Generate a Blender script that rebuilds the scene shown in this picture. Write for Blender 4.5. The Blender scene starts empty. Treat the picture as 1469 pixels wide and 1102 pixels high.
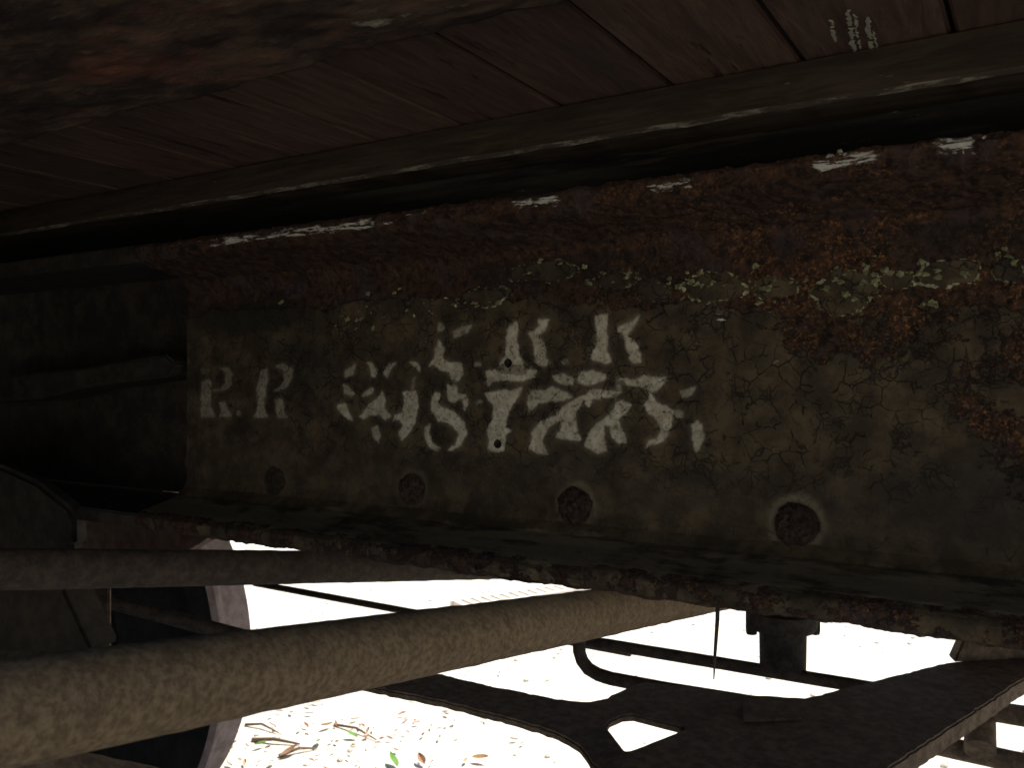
import bpy, bmesh, math, random
import numpy as np
from mathutils import Vector, Matrix
random.seed(5)
S = bpy.context.scene
# ------------------------------------------------------------------ camera
A = math.atan2(.522, .853)
CA, SA = math.cos(A), math.sin(A)
H = 1.12                                   # lens height above the ground
F = 1250.0                                 # focal length in photo pixels (photo 1469 wide)
cd = bpy.data.cameras.new('camera'); cam = bpy.data.objects.new('camera', cd)
S.collection.objects.link(cam); S.camera = cam
cam.location = (0, 0, H); cam.rotation_euler = (math.pi/2, 0, A)
cd.sensor_width = 36; cd.lens = 36*F/1469; cd.clip_start = .01; cd.clip_end = 3000
cd.dof.use_dof = True; cd.dof.focus_distance = .8; cd.dof.aperture_fstop = 17
# ------------------------------------------------------------------ light
SUN_EL, SUN_AZ = math.radians(65), math.radians(28)     # azimuth measured clockwise from +Y
W = bpy.data.worlds.new('World'); S.world = W; W.use_nodes = True
nt = W.node_tree; bg = nt.nodes['Background']
sky = nt.nodes.new('ShaderNodeTexSky'); sky.sky_type = 'NISHITA'; sky.sun_disc = False
sky.sun_elevation = SUN_EL; sky.sun_rotation = SUN_AZ
nt.links.new(sky.outputs[0], bg.inputs[0]); bg.inputs[1].default_value = .11
sl = bpy.data.lights.new('sun', 'SUN'); sl.energy = 5.0; sl.angle = math.radians(.5); sl.color = (1, .93, .80)
sun = bpy.data.objects.new('sun', sl); S.collection.objects.link(sun)
sd = Vector((math.sin(SUN_AZ)*math.cos(SUN_EL), math.cos(SUN_AZ)*math.cos(SUN_EL), math.sin(SUN_EL)))
sun.rotation_euler = sd.to_track_quat('Z', 'Y').to_euler(); sun.location = (0, 0, 8)
S.view_settings.view_transform = 'Standard'; S.view_settings.look = 'None'
S.view_settings.exposure = 0.47; S.view_settings.gamma = 1
S.cycles.max_bounces = 10; S.cycles.diffuse_bounces = 8

# ------------------------------------------------------------------ measuring helpers: photo pixel -> place
def ray(px, py):
    u = (px-734.5)/F; v = (551-py)/F
    return Vector((u*CA-SA, u*SA+CA, v))
def at(px, py, t): r = ray(px, py)*t; r.z += H; return r
def on_y(px, py, Y): r = ray(px, py); r = r*(Y/r.y); r.z += H; return r
def on_z(px, py, z): r = ray(px, py); r = r*((z-H)/r.z); r.z += H; return r

# ------------------------------------------------------------------ numpy noise
def vnoise(x, y, seed=0):
    xi = np.floor(x).astype(np.int64); yi = np.floor(y).astype(np.int64)
    fx = x-xi; fy = y-yi; fx = fx*fx*(3-2*fx); fy = fy*fy*(3-2*fy)
    def h(a, b):
        n = (a*374761393 + b*668265263 + seed*1442695041) & 0x7fffffff
        n = ((n ^ (n >> 13))*1274126177) & 0x7fffffff
        n = n ^ (n >> 16)
        return (n & 0xffff)/65535.0
    return (h(xi, yi)*(1-fx)+h(xi+1, yi)*fx)*(1-fy)+(h(xi, yi+1)*(1-fx)+h(xi+1, yi+1)*fx)*fy
def fbm(x, y, seed=0, o=4):
    s = 0*x; a = .5; n = 0
    for k in range(o):
        s = s+a*vnoise(x*2**k+17.3*k, y*2**k-9.1*k, seed+k); n += a; a *= .5
    return s/n
def sstep(a, b, x): t = np.clip((x-a)/(b-a), 0, 1); return t*t*(3-2*t)

# ------------------------------------------------------------------ mesh helpers
def tag(o, label=None, cat=None, group=None, kind=None):
    if label: o['label'] = label
    if cat: o['category'] = cat
    if group: o['group'] = group
    if kind: o['kind'] = kind
    return o
def empty(name, loc, label, cat, group=None):
    o = bpy.data.objects.new(name, None); S.collection.objects.link(o); o.location = loc
    o.empty_display_size = .05
    return tag(o, label, cat, group)
def link(name, me, mat, parent=None):
    o = bpy.data.objects.new(name, me); S.collection.objects.link(o)
    if mat: me.materials.append(mat)
    if parent:
        o.parent = parent
        w = Vector(); p = parent
        while p: w += p.location; p = p.parent
        o.location = -w                      # meshes are written in world units
    return o
def obj(name, bm, mat, parent=None, smooth=True):
    me = bpy.data.meshes.new(name); bmesh.ops.recalc_face_normals(bm, faces=bm.faces)
    bm.to_mesh(me); bm.free()
    if smooth:
        me.polygons.foreach_set('use_smooth', [True]*len(me.polygons))
        me.set_sharp_from_angle(angle=math.radians(38))
    return link(name, me, mat, parent)
def box(bm, a, b, bev=0, jitter=0):
    r = bmesh.ops.create_cube(bm, size=1)
    for v in r['verts']:
        v.co = Vector([a[i]+(v.co[i]+.5)*(b[i]-a[i]) for i in range(3)])
        if jitter: v.co += Vector([random.uniform(-jitter, jitter) for _ in range(3)])
    if bev:
        es = list({e for v in r['verts'] for e in v.link_edges})
        bmesh.ops.bevel(bm, geom=es, offset=bev, segments=2, affect='EDGES')
def tube(bm, pts, rad, seg=20, cap=True, rough=0, step=None):
    """round bar along points; rough = surface pitting in metres"""
    P = [Vector(p) for p in pts]
    if step:
        Q = [P[0]]
        for a, b in zip(P, P[1:]):
            n = max(1, int((b-a).length/step))
            Q += [a.lerp(b, k/n) for k in range(1, n+1)]
        P = Q
    rr = rad if isinstance(rad, (list, tuple)) else [rad]*len(P)
    up = Vector((0, 0, 1)); rings = []
    L = 0
    for i, p in enumerate(P):
        d = (P[min(i+1, len(P)-1)]-P[max(i-1, 0)]).normalized()
        if i: L += (P[i]-P[i-1]).length
        sd_ = d.cross(up if abs(d.z) < .95 else Vector((1, 0, 0))).normalized(); n = sd_.cross(d)
        ring = []
        for k in range(seg):
            t = 2*math.pi*k/seg; q = rr[min(i, len(rr)-1)]
            if rough:
                q += rough*(float(fbm(np.array(L*60+math.cos(t)*1.5), np.array(math.sin(t)*1.5), 3, 3))-.5)*2
            ring.append(bm.verts.new(p+(sd_*math.cos(t)+n*math.sin(t))*q))
        rings.append(ring)
    for a, b in zip(rings, rings[1:]):
        for k in range(seg): bm.faces.new((a[k], a[(k+1) % seg], b[(k+1) % seg], b[k]))
    if cap: bm.faces.new(rings[0]); bm.faces.new(rings[-1][::-1])
def lathe(bm, prof, c, axis='Z', seg=48):
    """prof (r, h) pairs turned about an axis through c"""
    rings = []
    for r, h in prof:
        ring = []
        for k in range(seg):
            t = 2*math.pi*k/seg; x, y = r*math.cos(t), r*math.sin(t)
            v = (x, y, h) if axis == 'Z' else (x, h, y)
            ring.append(bm.verts.new((c[0]+v[0], c[1]+v[1], c[2]+v[2])))
        rings.append(ring)
    for a, b in zip(rings, rings[1:]):
        for k in range(seg): bm.faces.new((a[k], a[(k+1) % seg], b[(k+1) % seg], b[k]))
    bm.faces.new(rings[0]); bm.faces.new(rings[-1][::-1])
def slab(bm, outline, thick, hole=None, n=Vector((0, 0, -1)), bev=.002):
    """real plate: outline points (and one hole) given a thickness along n"""
    def ringv(pts): return [bm.verts.new(p) for p in pts]
    o = ringv(outline); es = [bm.edges.new((o[i], o[(i+1) % len(o)])) for i in range(len(o))]
    if hole:
        h = ringv(hole); es += [bm.edges.new((h[i], h[(i+1) % len(h)])) for i in range(len(h))]
    g = bmesh.ops.triangle_fill(bm, edges=es, use_beauty=True, use_dissolve=False)
    fs = [f for f in g['geom'] if isinstance(f, bmesh.types.BMFace)]
    ext = bmesh.ops.extrude_face_region(bm, geom=fs, use_keep_orig=True)
    for v in ext['geom']:
        if isinstance(v, bmesh.types.BMVert): v.co += n*thick
    if bev:
        bmesh.ops.recalc_face_normals(bm, faces=bm.faces)
        ee = [e for e in bm.edges if len(e.link_faces) == 2 and e.calc_face_angle(0) > .7]
        bmesh.ops.bevel(bm, geom=ee, offset=bev, segments=2, affect='EDGES')
def wobble(pts, amp=.0015, step=.006):
    """subdivide an outline and make it slightly uneven, as cast or corroded edges are"""
    out = []
    for i, a in enumerate(pts):
        b = pts[(i+1) % len(pts)]; n = max(1, int((b-a).length/step))
        for k in range(n):
            p = a.lerp(b, k/n)
            j = Vector((random.gauss(0, 1), random.gauss(0, 1), 0))*amp*(.35 if k == 0 else .5)
            out.append(p+j)
    return out
def grid_mesh(name, X, Y, Z, attrs, mat, parent, keep=None):
    ny, nx = X.shape
    co = np.stack([X, Y, Z], -1).reshape(-1, 3)
    idx = np.arange(nx*ny).reshape(ny, nx)
    q = np.stack([idx[:-1, :-1], idx[:-1, 1:], idx[1:, 1:], idx[1:, :-1]], -1).reshape(-1, 4)
    if keep is not None:
        k = keep.reshape(-1); q = q[k[q].any(1)]
        used = np.unique(q); re = -np.ones(len(co), int); re[used] = np.arange(len(used))
        q = re[q]; co = co[used]; attrs = {a: v.reshape(-1)[used] for a, v in attrs.items()}
    me = bpy.data.meshes.new(name); me.vertices.add(len(co)); me.vertices.foreach_set('co', co.astype(np.float32).ravel())
    me.loops.add(len(q)*4); me.loops.foreach_set('vertex_index', q.ravel().astype(np.int32))
    me.polygons.add(len(q)); me.polygons.foreach_set('loop_start', np.arange(0, len(q)*4, 4, dtype=np.int32))
    me.polygons.foreach_set('loop_total', np.full(len(q), 4, np.int32))
    me.update(calc_edges=True); me.polygons.foreach_set('use_smooth', [True]*len(q))
    for a, v in attrs.items():
        at_ = me.attributes.new(a, 'FLOAT', 'POINT'); at_.data.foreach_set('value', np.ascontiguousarray(v, dtype=np.float32).ravel())
    return link(name, me, mat, parent)

# ------------------------------------------------------------------ materials
class N:
    def __init__(s, name, rough=.9):
        s.m = bpy.data.materials.new(name); s.m.use_nodes = True; s.t = s.m.node_tree
        s.p = s.t.nodes['Principled BSDF']; s.p.inputs['Roughness'].default_value = rough
        s.p.inputs['Specular IOR Level'].default_value = .25
        s.co = s.t.nodes.new('ShaderNodeTexCoord').outputs['Object']
    def l(s, a, b): s.t.links.new(a, b)
    def mapped(s, sc=(1, 1, 1)):
        n = s.t.nodes.new('ShaderNodeMapping'); n.inputs['Scale'].default_value = sc; s.l(s.co, n.inputs[0]); return n.outputs[0]
    def noise(s, scale, detail=6, rough=.6, vec=None, dist=0):
        n = s.t.nodes.new('ShaderNodeTexNoise'); n.inputs['Scale'].default_value = scale
        n.inputs['Detail'].default_value = detail; n.inputs['Roughness'].default_value = rough
        n.inputs['Distortion'].default_value = dist
        s.l(vec or s.co, n.inputs['Vector']); return n.outputs[0]
    def vor(s, scale, feat='F1', vec=None):
        n = s.t.nodes.new('ShaderNodeTexVoronoi'); n.feature = feat; n.inputs['Scale'].default_value = scale
        s.l(vec or s.co, n.inputs['Vector']); return n.outputs[0]
    def warp(s, amt, scale):
        n = s.t.nodes.new('ShaderNodeTexNoise'); n.inputs['Scale'].default_value = scale; n.inputs['Detail'].default_value = 4
        s.l(s.co, n.inputs['Vector'])
        m = s.t.nodes.new('ShaderNodeVectorMath'); m.operation = 'MULTIPLY_ADD'; s.l(n.outputs['Color'], m.inputs[0])
        m.inputs[1].default_value = (amt,)*3; s.l(s.co, m.inputs[2]); return m.outputs[0]
    def ramp(s, f, lo, hi, a=0, b=1):
        n = s.t.nodes.new('ShaderNodeMapRange'); n.interpolation_type = 'SMOOTHSTEP'
        for i, v in zip((1, 2, 3, 4), (lo, hi, a, b)): n.inputs[i].default_value = v
        s.l(f, n.inputs[0]); return n.outputs[0]
    def math(s, op, a, b=None):
        n = s.t.nodes.new('ShaderNodeMath'); n.operation = op
        for i, v in enumerate((a, b)):
            if v is None: continue
            if isinstance(v, (int, float)): n.inputs[i].default_value = v
            else: s.l(v, n.inputs[i])
        return n.outputs[0]
    def mix(s, f, a, b):
        n = s.t.nodes.new('ShaderNodeMix'); n.data_type = 'RGBA'
        if isinstance(f, (int, float)): n.inputs[0].default_value = f
        else: s.l(f, n.inputs[0])
        for i, v in ((6, a), (7, b)):
            if isinstance(v, tuple): n.inputs[i].default_value = (*v, 1)
            else: s.l(v, n.inputs[i])
        return n.outputs[2]
    def attr(s, name):
        n = s.t.nodes.new('ShaderNodeAttribute'); n.attribute_name = name; return n.outputs['Fac']
    def bump(s, h, dist, strength=1, prev=None):
        n = s.t.nodes.new('ShaderNodeBump'); n.inputs['Distance'].default_value = dist; n.inputs['Strength'].default_value = strength
        s.l(h, n.inputs['Height'])
        if prev: s.l(prev, n.inputs['Normal'])
        return n.outputs[0]
    def done(s, col, nrm=None, rough=None):
        if isinstance(col, tuple): s.p.inputs[0].default_value = (*col, 1)
        else: s.l(col, s.p.inputs[0])
        if nrm: s.l(nrm, s.p.inputs['Normal'])
        if rough is not None: s.l(rough, s.p.inputs['Roughness'])
        return s.m

def sill_material(name):
    m = N(name, .85)
    wv = m.warp(.016, 60)
    # old olive drab paint, mottled
    mott = m.noise(38, 8, .65); mott2 = m.noise(160, 6, .7); fine = m.noise(700, 4, .7)
    olive = m.mix(m.ramp(mott, .38, .66), (.026, .0175, .0085), (.072, .050, .025))
    olive = m.mix(m.ramp(mott2, .5, .68, 0, .7), olive, (.022, .018, .012))
    olive = m.mix(m.ramp(m.noise(14, 5, .6), .55, .75, 0, .5), olive, (.070, .056, .036))
    # crack network, stronger in patches
    dist = m.vor(70, 'DISTANCE_TO_EDGE', wv); dist2 = m.vor(125, 'DISTANCE_TO_EDGE', wv)
    patch = m.ramp(m.noise(9, 3, .5), .26, .42); patch = m.math('MULTIPLY', patch, m.ramp(m.noise(60, 4, .6), .42, .56))
    patch = m.math('MULTIPLY', patch, m.attr('crk'))
    c1 = m.math('MULTIPLY', m.ramp(dist, .006, .045, .85, 0), patch)
    c2 = m.math('MULTIPLY', m.ramp(dist2, .006, .055, .8, 0), m.math('MULTIPLY', patch, m.ramp(m.noise(20, 3), .42, .54)))
    crack = m.math('MAXIMUM', c1, c2)
    # stencil paint
    ink = m.math('MULTIPLY', m.attr('ink'), m.ramp(m.noise(200, 8, .78), .34, .52, .30, 1))
    cream = m.mix(m.ramp(m.noise(90, 5, .7), .35, .7), (.30, .26, .18), (.46, .41, .30))
    col = m.mix(ink, olive, cream)
    # paler ring where the paint was brushed round the rivets
    col = m.mix(m.math('MULTIPLY', m.attr('ring'), m.ramp(mott2, .3, .6, .5, 1)), col, (.13, .105, .065))
    pn = m.noise(170, 6, .7)
    col = m.mix(m.ramp(m.math('ADD', m.attr('flange_lit'), m.math('MULTIPLY', m.math('SUBTRACT', m.noise(95, 7, .7, m.mapped((.3, 1, 1))), .5), 1.3)), .30, .58, 0, .85), col, (.15, .112, .066))  # streaky pale colour that makes the bottom flange look lit
    # rust
    rn = m.noise(120, 10, .78); rn2 = m.noise(330, 5, .75); rn3 = m.noise(30, 5, .6)
    rust = m.mix(m.ramp(rn, .40, .60), (.011, .0055, .004), (.068, .032, .017))
    rust = m.mix(m.math('MULTIPLY', m.math('MULTIPLY', m.attr('org'), m.ramp(rn2, .50, .64, 0, .9)), m.ramp(m.noise(26, 5, .65), .42, .56, .2, 1)), rust, (.25, .115, .035))
    rust = m.mix(m.ramp(rn3, .50, .68, 0, .7), rust, (.045, .033, .034))
    ra = m.math('ADD', m.attr('rust'), m.math('MULTIPLY', m.math('SUBTRACT', m.noise(55, 10, .72), .5), 1.9))
    rf = m.ramp(ra, .46, .56)
    col = m.mix(rf, col, rust)
    crack = m.math('MULTIPLY', crack, m.math('SUBTRACT', 1, m.math('MULTIPLY', ink, .7)))
    col = m.mix(m.math('MULTIPLY', crack, m.math('SUBTRACT', 1, rf)), col, (.008, .006, .004))
    peel = m.ramp(m.math('ADD', m.attr('peel'), m.math('MULTIPLY', m.math('SUBTRACT', pn, .5), 1.6)), .60, .72)
    col = m.mix(peel, col, m.mix(m.ramp(mott2, .35, .6), (.13, .13, .06), (.42, .41, .23)))
    # bare flakes of old white paint
    fl = m.ramp(m.math('ADD', m.attr('chip'), m.math('MULTIPLY', m.math('SUBTRACT', m.noise(190, 8, .78, m.mapped((.22, 1, 1.8))), .5), 2.6)), .66, .76)
    col = m.mix(fl, col, (.55, .52, .44))
    # greasy dark stain
    st = m.math('MULTIPLY', m.attr('dirt'), m.ramp(mott, .25, .6, .6, 1))
    col = m.mix(st, col, (.010, .009, .007))
    hgt = m.math('SUBTRACT', m.math('MULTIPLY', fine, .25), m.math('MULTIPLY', crack, 1.2))
    hgt = m.math('ADD', hgt, m.math('MULTIPLY', mott2, .5))
    nb = m.bump(hgt, .0010, .9)
    nb = m.bump(m.math('MULTIPLY', m.math('ADD', rn, rn2), rf), .0035, .9, nb)
    return m.done(col, nb)
M_SILL = sill_material('painted_rusty_steel')

def rusty(name, a, b, c, sc=60, orange=.5, bump=.002):
    m = N(name, .88)
    n1 = m.noise(sc, 8, .7); n2 = m.noise(sc*4, 6, .75); n3 = m.noise(sc*.3, 4)
    col = m.mix(m.ramp(n1, .38, .64), a, b)
    col = m.mix(m.ramp(n2, .58, .75, 0, orange), col, c)
    col = m.mix(m.ramp(n3, .5, .7, 0, .5), col, tuple(x*.55 for x in a))
    return m.done(col, m.bump(m.math('ADD', n1, m.math('MULTIPLY', n2, .6)), bump, .9))
M_ROD = rusty('mottled_rod_steel', (.150, .100, .054), (.27, .195, .110), (.045, .030, .019), 230, .85, .0025)
M_ROD2 = rusty('brown_rod_steel', (.034, .025, .018), (.070, .050, .036), (.10, .07, .04), 90, .3)
M_CAST = rusty('dark_cast_steel', (.12, .088, .064), (.22, .16, .11), (.32, .22, .13), 70, .5, .004)
M_DARK = rusty('black_steel', (.034, .028, .024), (.065, .052, .044), (.11, .075, .05), 80, .4)
for m_ in (M_CAST, M_DARK): m_.node_tree.nodes['Principled BSDF'].inputs['Specular IOR Level'].default_value = .08
M_POCKET = rusty('shade_pocket_steel', (.014, .011, .008), (.036, .027, .019), (.07, .05, .03), 40, .3)  # darkened to paint the shade of the left pocket into the steel
M_RIVET = rusty('rivet_rust', (.020, .012, .009), (.090, .050, .033), (.24, .17, .115), 260, .6, .005)
M_RIVETD = rusty('rivet_under_paint', (.024, .017, .010), (.055, .038, .022), (.07, .045, .03), 230, .6, .005)
M_TREAD = rusty('wheel_tread_steel', (.17, .125, .115), (.24, .19, .18), (.12, .085, .075), 40, .35, .001)
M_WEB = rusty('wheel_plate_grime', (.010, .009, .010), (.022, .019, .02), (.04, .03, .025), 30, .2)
M_RED = rusty('red_oxide_steel', (.070, .042, .030), (.12, .074, .056), (.045, .028, .02), 40, .3)
M_OLD = rusty('grimy_block_steel', (.022, .017, .012), (.044, .034, .023), (.018, .014, .010), 45, .4, .003)

def wood(name, a, b, spot, along=(1, .12, 1), sc=60):
    m = N(name, .85)
    v = m.mapped(along)
    g = m.noise(sc*2.2, 8, .7, v, .4); w = m.noise(sc*.35, 4, .5, v); s = m.noise(sc*1.1, 5, .65, v, .2)
    col = m.mix(m.ramp(g, .35, .68), a, b)
    info = m.t.nodes.new('ShaderNodeObjectInfo')
    col = m.mix(m.ramp(info.outputs['Random'], 0, 1, 0, .45), col, tuple(x*.55 for x in a))
    col = m.mix(m.math('MULTIPLY', m.ramp(s, .57, .63, 0, .9), m.ramp(m.noise(7, 3), .46, .56)), col, spot)
    col = m.mix(m.ramp(m.noise(22, 6, .7, v), .50, .70, 0, .45), col, (.045, .042, .032))
    col = m.mix(m.math('MULTIPLY', m.ramp(m.noise(260, 5, .8, v), .66, .74), .7), col, (.26, .23, .18))
    return m.done(col, m.bump(m.math('ADD', g, m.math('MULTIPLY', s, .5)), .0018, .8))
M_PLANK = wood('red_brown_floor_boards', (.075, .040, .025), (.145, .082, .054), (.028, .008, .006))
M_STRIP = wood('weathered_nailing_strip', (.022, .016, .011), (.044, .032, .022), (.025, .015, .01), (.1, 1, 1))
M_GAP = None
M_GAP = wood('gap_shade_timber', (.004, .004, .004), (.008, .007, .006), (.02, .015, .01), (.1, 1, 1))  # near-black colour paints the shade of the recessed gap over the sill
for m_ in (M_GAP, M_STRIP): m_.node_tree.nodes['Principled BSDF'].inputs['Specular IOR Level'].default_value = .06

def plate_material():
    m = N('flaking_cover_plate', .88); v = m.mapped((.45, 1, 1))
    n1 = m.noise(34, 8, .7, v); n2 = m.noise(120, 6, .75, v); n3 = m.noise(12, 4, .6, v); n4 = m.noise(60, 7, .8, v, .5)
    col = m.mix(m.ramp(n1, .36, .64), (.020, .014, .010), (.10, .058, .034))
    col = m.mix(m.ramp(n3, .50, .66, 0, .9), col, (.14, .050, .028))
    col = m.mix(m.ramp(n2, .58, .72, 0, .5), col, (.16, .14, .075))
    chip = m.ramp(m.math('ADD', m.attr('chip'), m.math('MULTIPLY', m.math('SUBTRACT', n4, .5), 1.6)), .62, .72)
    col = m.mix(chip, col, (.30, .26, .17))
    return m.done(col, m.bump(m.math('ADD', n1, m.math('ADD', m.math('MULTIPLY', n2, .5), m.math('MULTIPLY', chip, .4))), .005, .9))
M_PLATE = plate_material()

def ground_material():
    m = N('sunlit_dry_ground', .95)
    n1 = m.noise(1.3, 6, .6); n2 = m.noise(25, 8, .7); n3 = m.noise(140, 4, .7)
    col = m.mix(m.ramp(n2, .35, .65), (.76, .71, .62), (.86, .83, .77))
    col = m.mix(m.ramp(n1, .62, .75, 0, .4), col, (.66, .62, .52))
    col = m.mix(m.ramp(n3, .66, .76, 0, .4), col, (.50, .36, .30))
    return m.done(col, m.bump(m.math('ADD', n2, n3), .01, .7))
M_GROUND = ground_material()
def flat(name, c, rough=.8, var=.3, sc=60):
    m = N(name, rough)
    return m.done(m.mix(m.noise(sc, 5), tuple(x*(1-var) for x in c), tuple(min(1, x*(1+var)) for x in c)))
M_LEAFG = flat('green_leaf', (.20, .36, .10)); M_LEAFB = flat('brown_leaf', (.34, .20, .13)); M_LEAFO = flat('orange_leaf', (.55, .34, .18))
M_LEAFP = flat('pale_leaf', (.66, .48, .40)); M_TWIG = flat('twig_bark', (.16, .11, .08)); M_BALLAST = flat('ballast_stone', (.60, .56, .50), .9, .4, 9)
M_RAIL = rusty('rail_steel', (.08, .05, .035), (.15, .10, .07), (.25, .12, .06), 30, .4)
M_TIE = wood('sleeper_timber', (.05, .04, .03), (.10, .08, .06), (.02, .015, .01), (1, .1, 1), 30)
M_EDGE = flat('pale_ribbed_concrete', (.82, .77, .70), .9, .12, 30)

# ------------------------------------------------------------------ ground and track (setting)
bm = bmesh.new()
n = 60
def gz(x, y): return 0
bmesh.ops.create_grid(bm, x_segments=2, y_segments=2, size=400)
tag(obj('ground', bm, M_GROUND), kind='structure')
YT = .45                                    # middle of the track
for k, yr in enumerate((YT-.76, YT+.76)):
    bm = bmesh.new()
    prof = [(-.065, .0), (.065, 0), (.065, .012), (.010, .03), (.008, .10), (.034, .112), (.034, .143), (-.034, .143), (-.034, .112), (-.008, .10), (-.010, .03), (-.065, .012)]
    a = [bm.verts.new((-14, yr+p[0], p[1]+.0)) for p in prof]; b = [bm.verts.new((14, yr+p[0], p[1])) for p in prof]
    for i in range(len(prof)): bm.faces.new((a[i], a[(i+1) % 12], b[(i+1) % 12], b[i]))
    bm.faces.new(a); bm.faces.new(b[::-1])
    tag(obj('rail', bm, M_RAIL, smooth=False), kind='structure')

# ------------------------------------------------------------------ freight car
car = empty('freight_car', (0, 0, H+.23), 'old wooden floored freight car seen from below with rusty stencilled centre sill', 'freight car')
WY = .682                                   # face of the sill web
EY = .612                                   # lip of the flanges
# --- profile of the channel from the far top corner over the lip, web, bottom lip and back
prof = [(WY+.03, .1560), (EY+.004, .1560), (EY, .152), (EY, .141), (EY+.004, .137), (WY-.022, .126), (WY-.008, .121), (WY, .108),
        (WY, -.112), (WY-.004, -.122), (WY-.014, -.131), (WY-.03, -.1365), (EY+.012, -.1430), (EY+.004, -.1455), (EY, -.149), (EY, -.1585), (EY+.004, -.162), (WY+.03, -.162)]
def resample(pr, st):
    out = []
    for a, b in zip(pr, pr[1:]):
        L = math.hypot(b[0]-a[0], b[1]-a[1]); k = max(1, int(L/st))
        out += [(a[0]+(b[0]-a[0])*i/k, a[1]+(b[1]-a[1])*i/k) for i in range(k)]
    return np.array(out+[pr[-1]])
PR = resample(prof, .0014)
d = np.gradient(PR, axis=0); nn = np.stack([d[:, 1], -d[:, 0]], -1); nn /= np.linalg.norm(nn, axis=1)[:, None]+1e-9
# outward normal of the visible side: make it point to -y on the web
if nn[len(nn)//2, 0] > 0: nn = -nn
s_ = np.concatenate([[0], np.cumsum(np.linalg.norm(np.diff(PR, axis=0), axis=1))])
XL = on_y(272, 550, WY).x                   # left end of the lettered web plate
xs = np.concatenate([np.arange(XL-.004, .06, .0014), np.linspace(.07, 1.6, 60)])
GX, GS = np.meshgrid(xs, s_)
PY = np.repeat(PR[:, 0:1], len(xs), 1); PZ = np.repeat(PR[:, 1:2], len(xs), 1)
def px_of(x, y, z):                         # where a point of the sill falls, used only to read measurements back
    r = x*CA+y*SA; f = -x*SA+y*CA
    return 734.5+F*r/f, 551-F*z/f
def zweb(px, py): p = on_y(px, py, WY); return p.x, p.z-H
RIV = [(395, 690, .0165), (592, 702, .0165), (827, 727, .0165), (1143, 752, .0175)]
RIVW = [(*zweb(a, b), r) for a, b, r in RIV]
dxr = RIVW[3][0]-RIVW[2][0]
RIVW.append((RIVW[3][0]+dxr, RIVW[3][1], .0175))
def fields(x, y, z):
    """paint, rust, chips and stains of the sill as functions of the place on it"""
    onweb = (y > WY-.004)
    top = np.where(z > .10, 1.0, 0.0)
    n1 = fbm(x*28, z*40, 1); n2 = fbm(x*90, z*110, 5); n3 = fbm(x*9, z*14, 9)
    rust = .10+0*x
    # band of rust under the top flange, its lower border wanders
    bl = .080-.014*sstep(-.30, -.02, x)+.012*(n3-.5)*2+.014*(n1-.5)*2 - .016*sstep(-.55, -.2, x)
    rust = np.maximum(rust, sstep(bl-.006, bl+.010, z)*.95)
    # speckled rust region at the right of the lettering
    cx = (x+.12)/.12; cz = (z-.050)/.050
    rust = np.maximum(rust, (1-sstep(.3, 1.2, np.sqrt(cx*cx+cz*cz)))*.62*sstep(.38, .52, n1+.1))
    cx = (x-.0)/.085; cz = (z-.015)/.13
    rust = np.maximum(rust, (1-sstep(.4, 1.1, np.sqrt(cx*cx+cz*cz)))*(.25+.6*n1))
    cx = (x+.60)/.20; cz = (z-.05)/.04
    rust = np.maximum(rust, (1-sstep(.3, 1.1, np.sqrt(cx*cx+cz*cz)))*.52*sstep(.4, .6, n3))
    # lower flange: worn lip
    rust = np.maximum(rust, np.where((z < -.1), sstep(WY-.03, EY, y)*.22+.12*n3, 0))
    rust = np.maximum(rust, np.where((z < -.1) & (y < EY+.012), .42+.35*(n1-.3), 0))
    rust = np.maximum(rust, np.where((z < -.155) & (y > EY+.002), .8, 0))
    rust = np.where(top*(y < WY-.004) > 0, 1.0, rust)
    # islands of old paint left in the rust, curling at their borders
    peel = 0*x
    for ix, iz, iw, ih in ISL:
        q = np.hypot((x-ix)/iw, (z-iz)/ih)+(n1-.5)*.9+(n2-.5)*.9
        rust = np.where(onweb, np.minimum(rust, .05+.9*sstep(.75, 1.1, q)), rust)
        peel = np.maximum(peel, np.exp(-((q-.98)/.18)**2)*.69*sstep(-.95, -.35, x)*onweb)
    ring = 0*x
    for ri, (rx, rz, rr) in enumerate(RIVW):
        dd = np.hypot(x-rx, z-rz)*(1+.25*(n2-.5))
        ring = np.maximum(ring, np.exp(-((dd-rr*1.12)/.0034)**2)*(.0, .35, .75, 1.0, 1.0)[ri]*(.75+.5*sstep(-rr, rr, z-rz))*onweb)
        rust = np.where((dd < rr*.9) & onweb, .9, rust)
    chip = 0*x
    # white paint left on the lip of the top flange: (photo x from, to, strength)
    xp, zp = px_of(x, y, z)
    lipm = np.where((y < EY+.020) & (z > .12), 1.0, 0.0)*np.where((z > .133) | (y < EY+.01), 1, .5)
    for a, b, st, z0 in ((200, 330, .38, .150), (270, 600, .70, .147), (725, 810, .70, .148), (560, 700, .42, .150), (925, 1000, .70, .148), (1155, 1270, .85, .149), (1330, 1405, .8, .151), (1000, 1160, .25, .151)):
        xa = on_y(a, 300, EY).x; xb = on_y(b, 300, EY).x; c = (xa+xb)/2; w = (xb-xa)/2
        chip = np.maximum(chip, lipm*st*(1-sstep(.6, 1.15, np.abs(x-c)/w))*np.exp(-((z-z0)/.0075)**2))
    # peeling, lichen-like edge of the olive paint
    e = np.exp(-((z-bl+.004)/.007)**2)*onweb
    chip = np.maximum(chip, e*.50*sstep(.45, .62, n3)*sstep(-.85, -.3, x))
    crk = np.where(onweb, sstep(-1.0, -.70, x)*.7+.3, .25)*(1-.75*np.exp(-((z+.10)/.03)**2))
    # dark damp stains: top left of the lettering and along the rivets
    dirt = (1-sstep(.5, 1.2, np.hypot((x-XL-.10)/.12, (z-.075)/.022)))*.8
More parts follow.
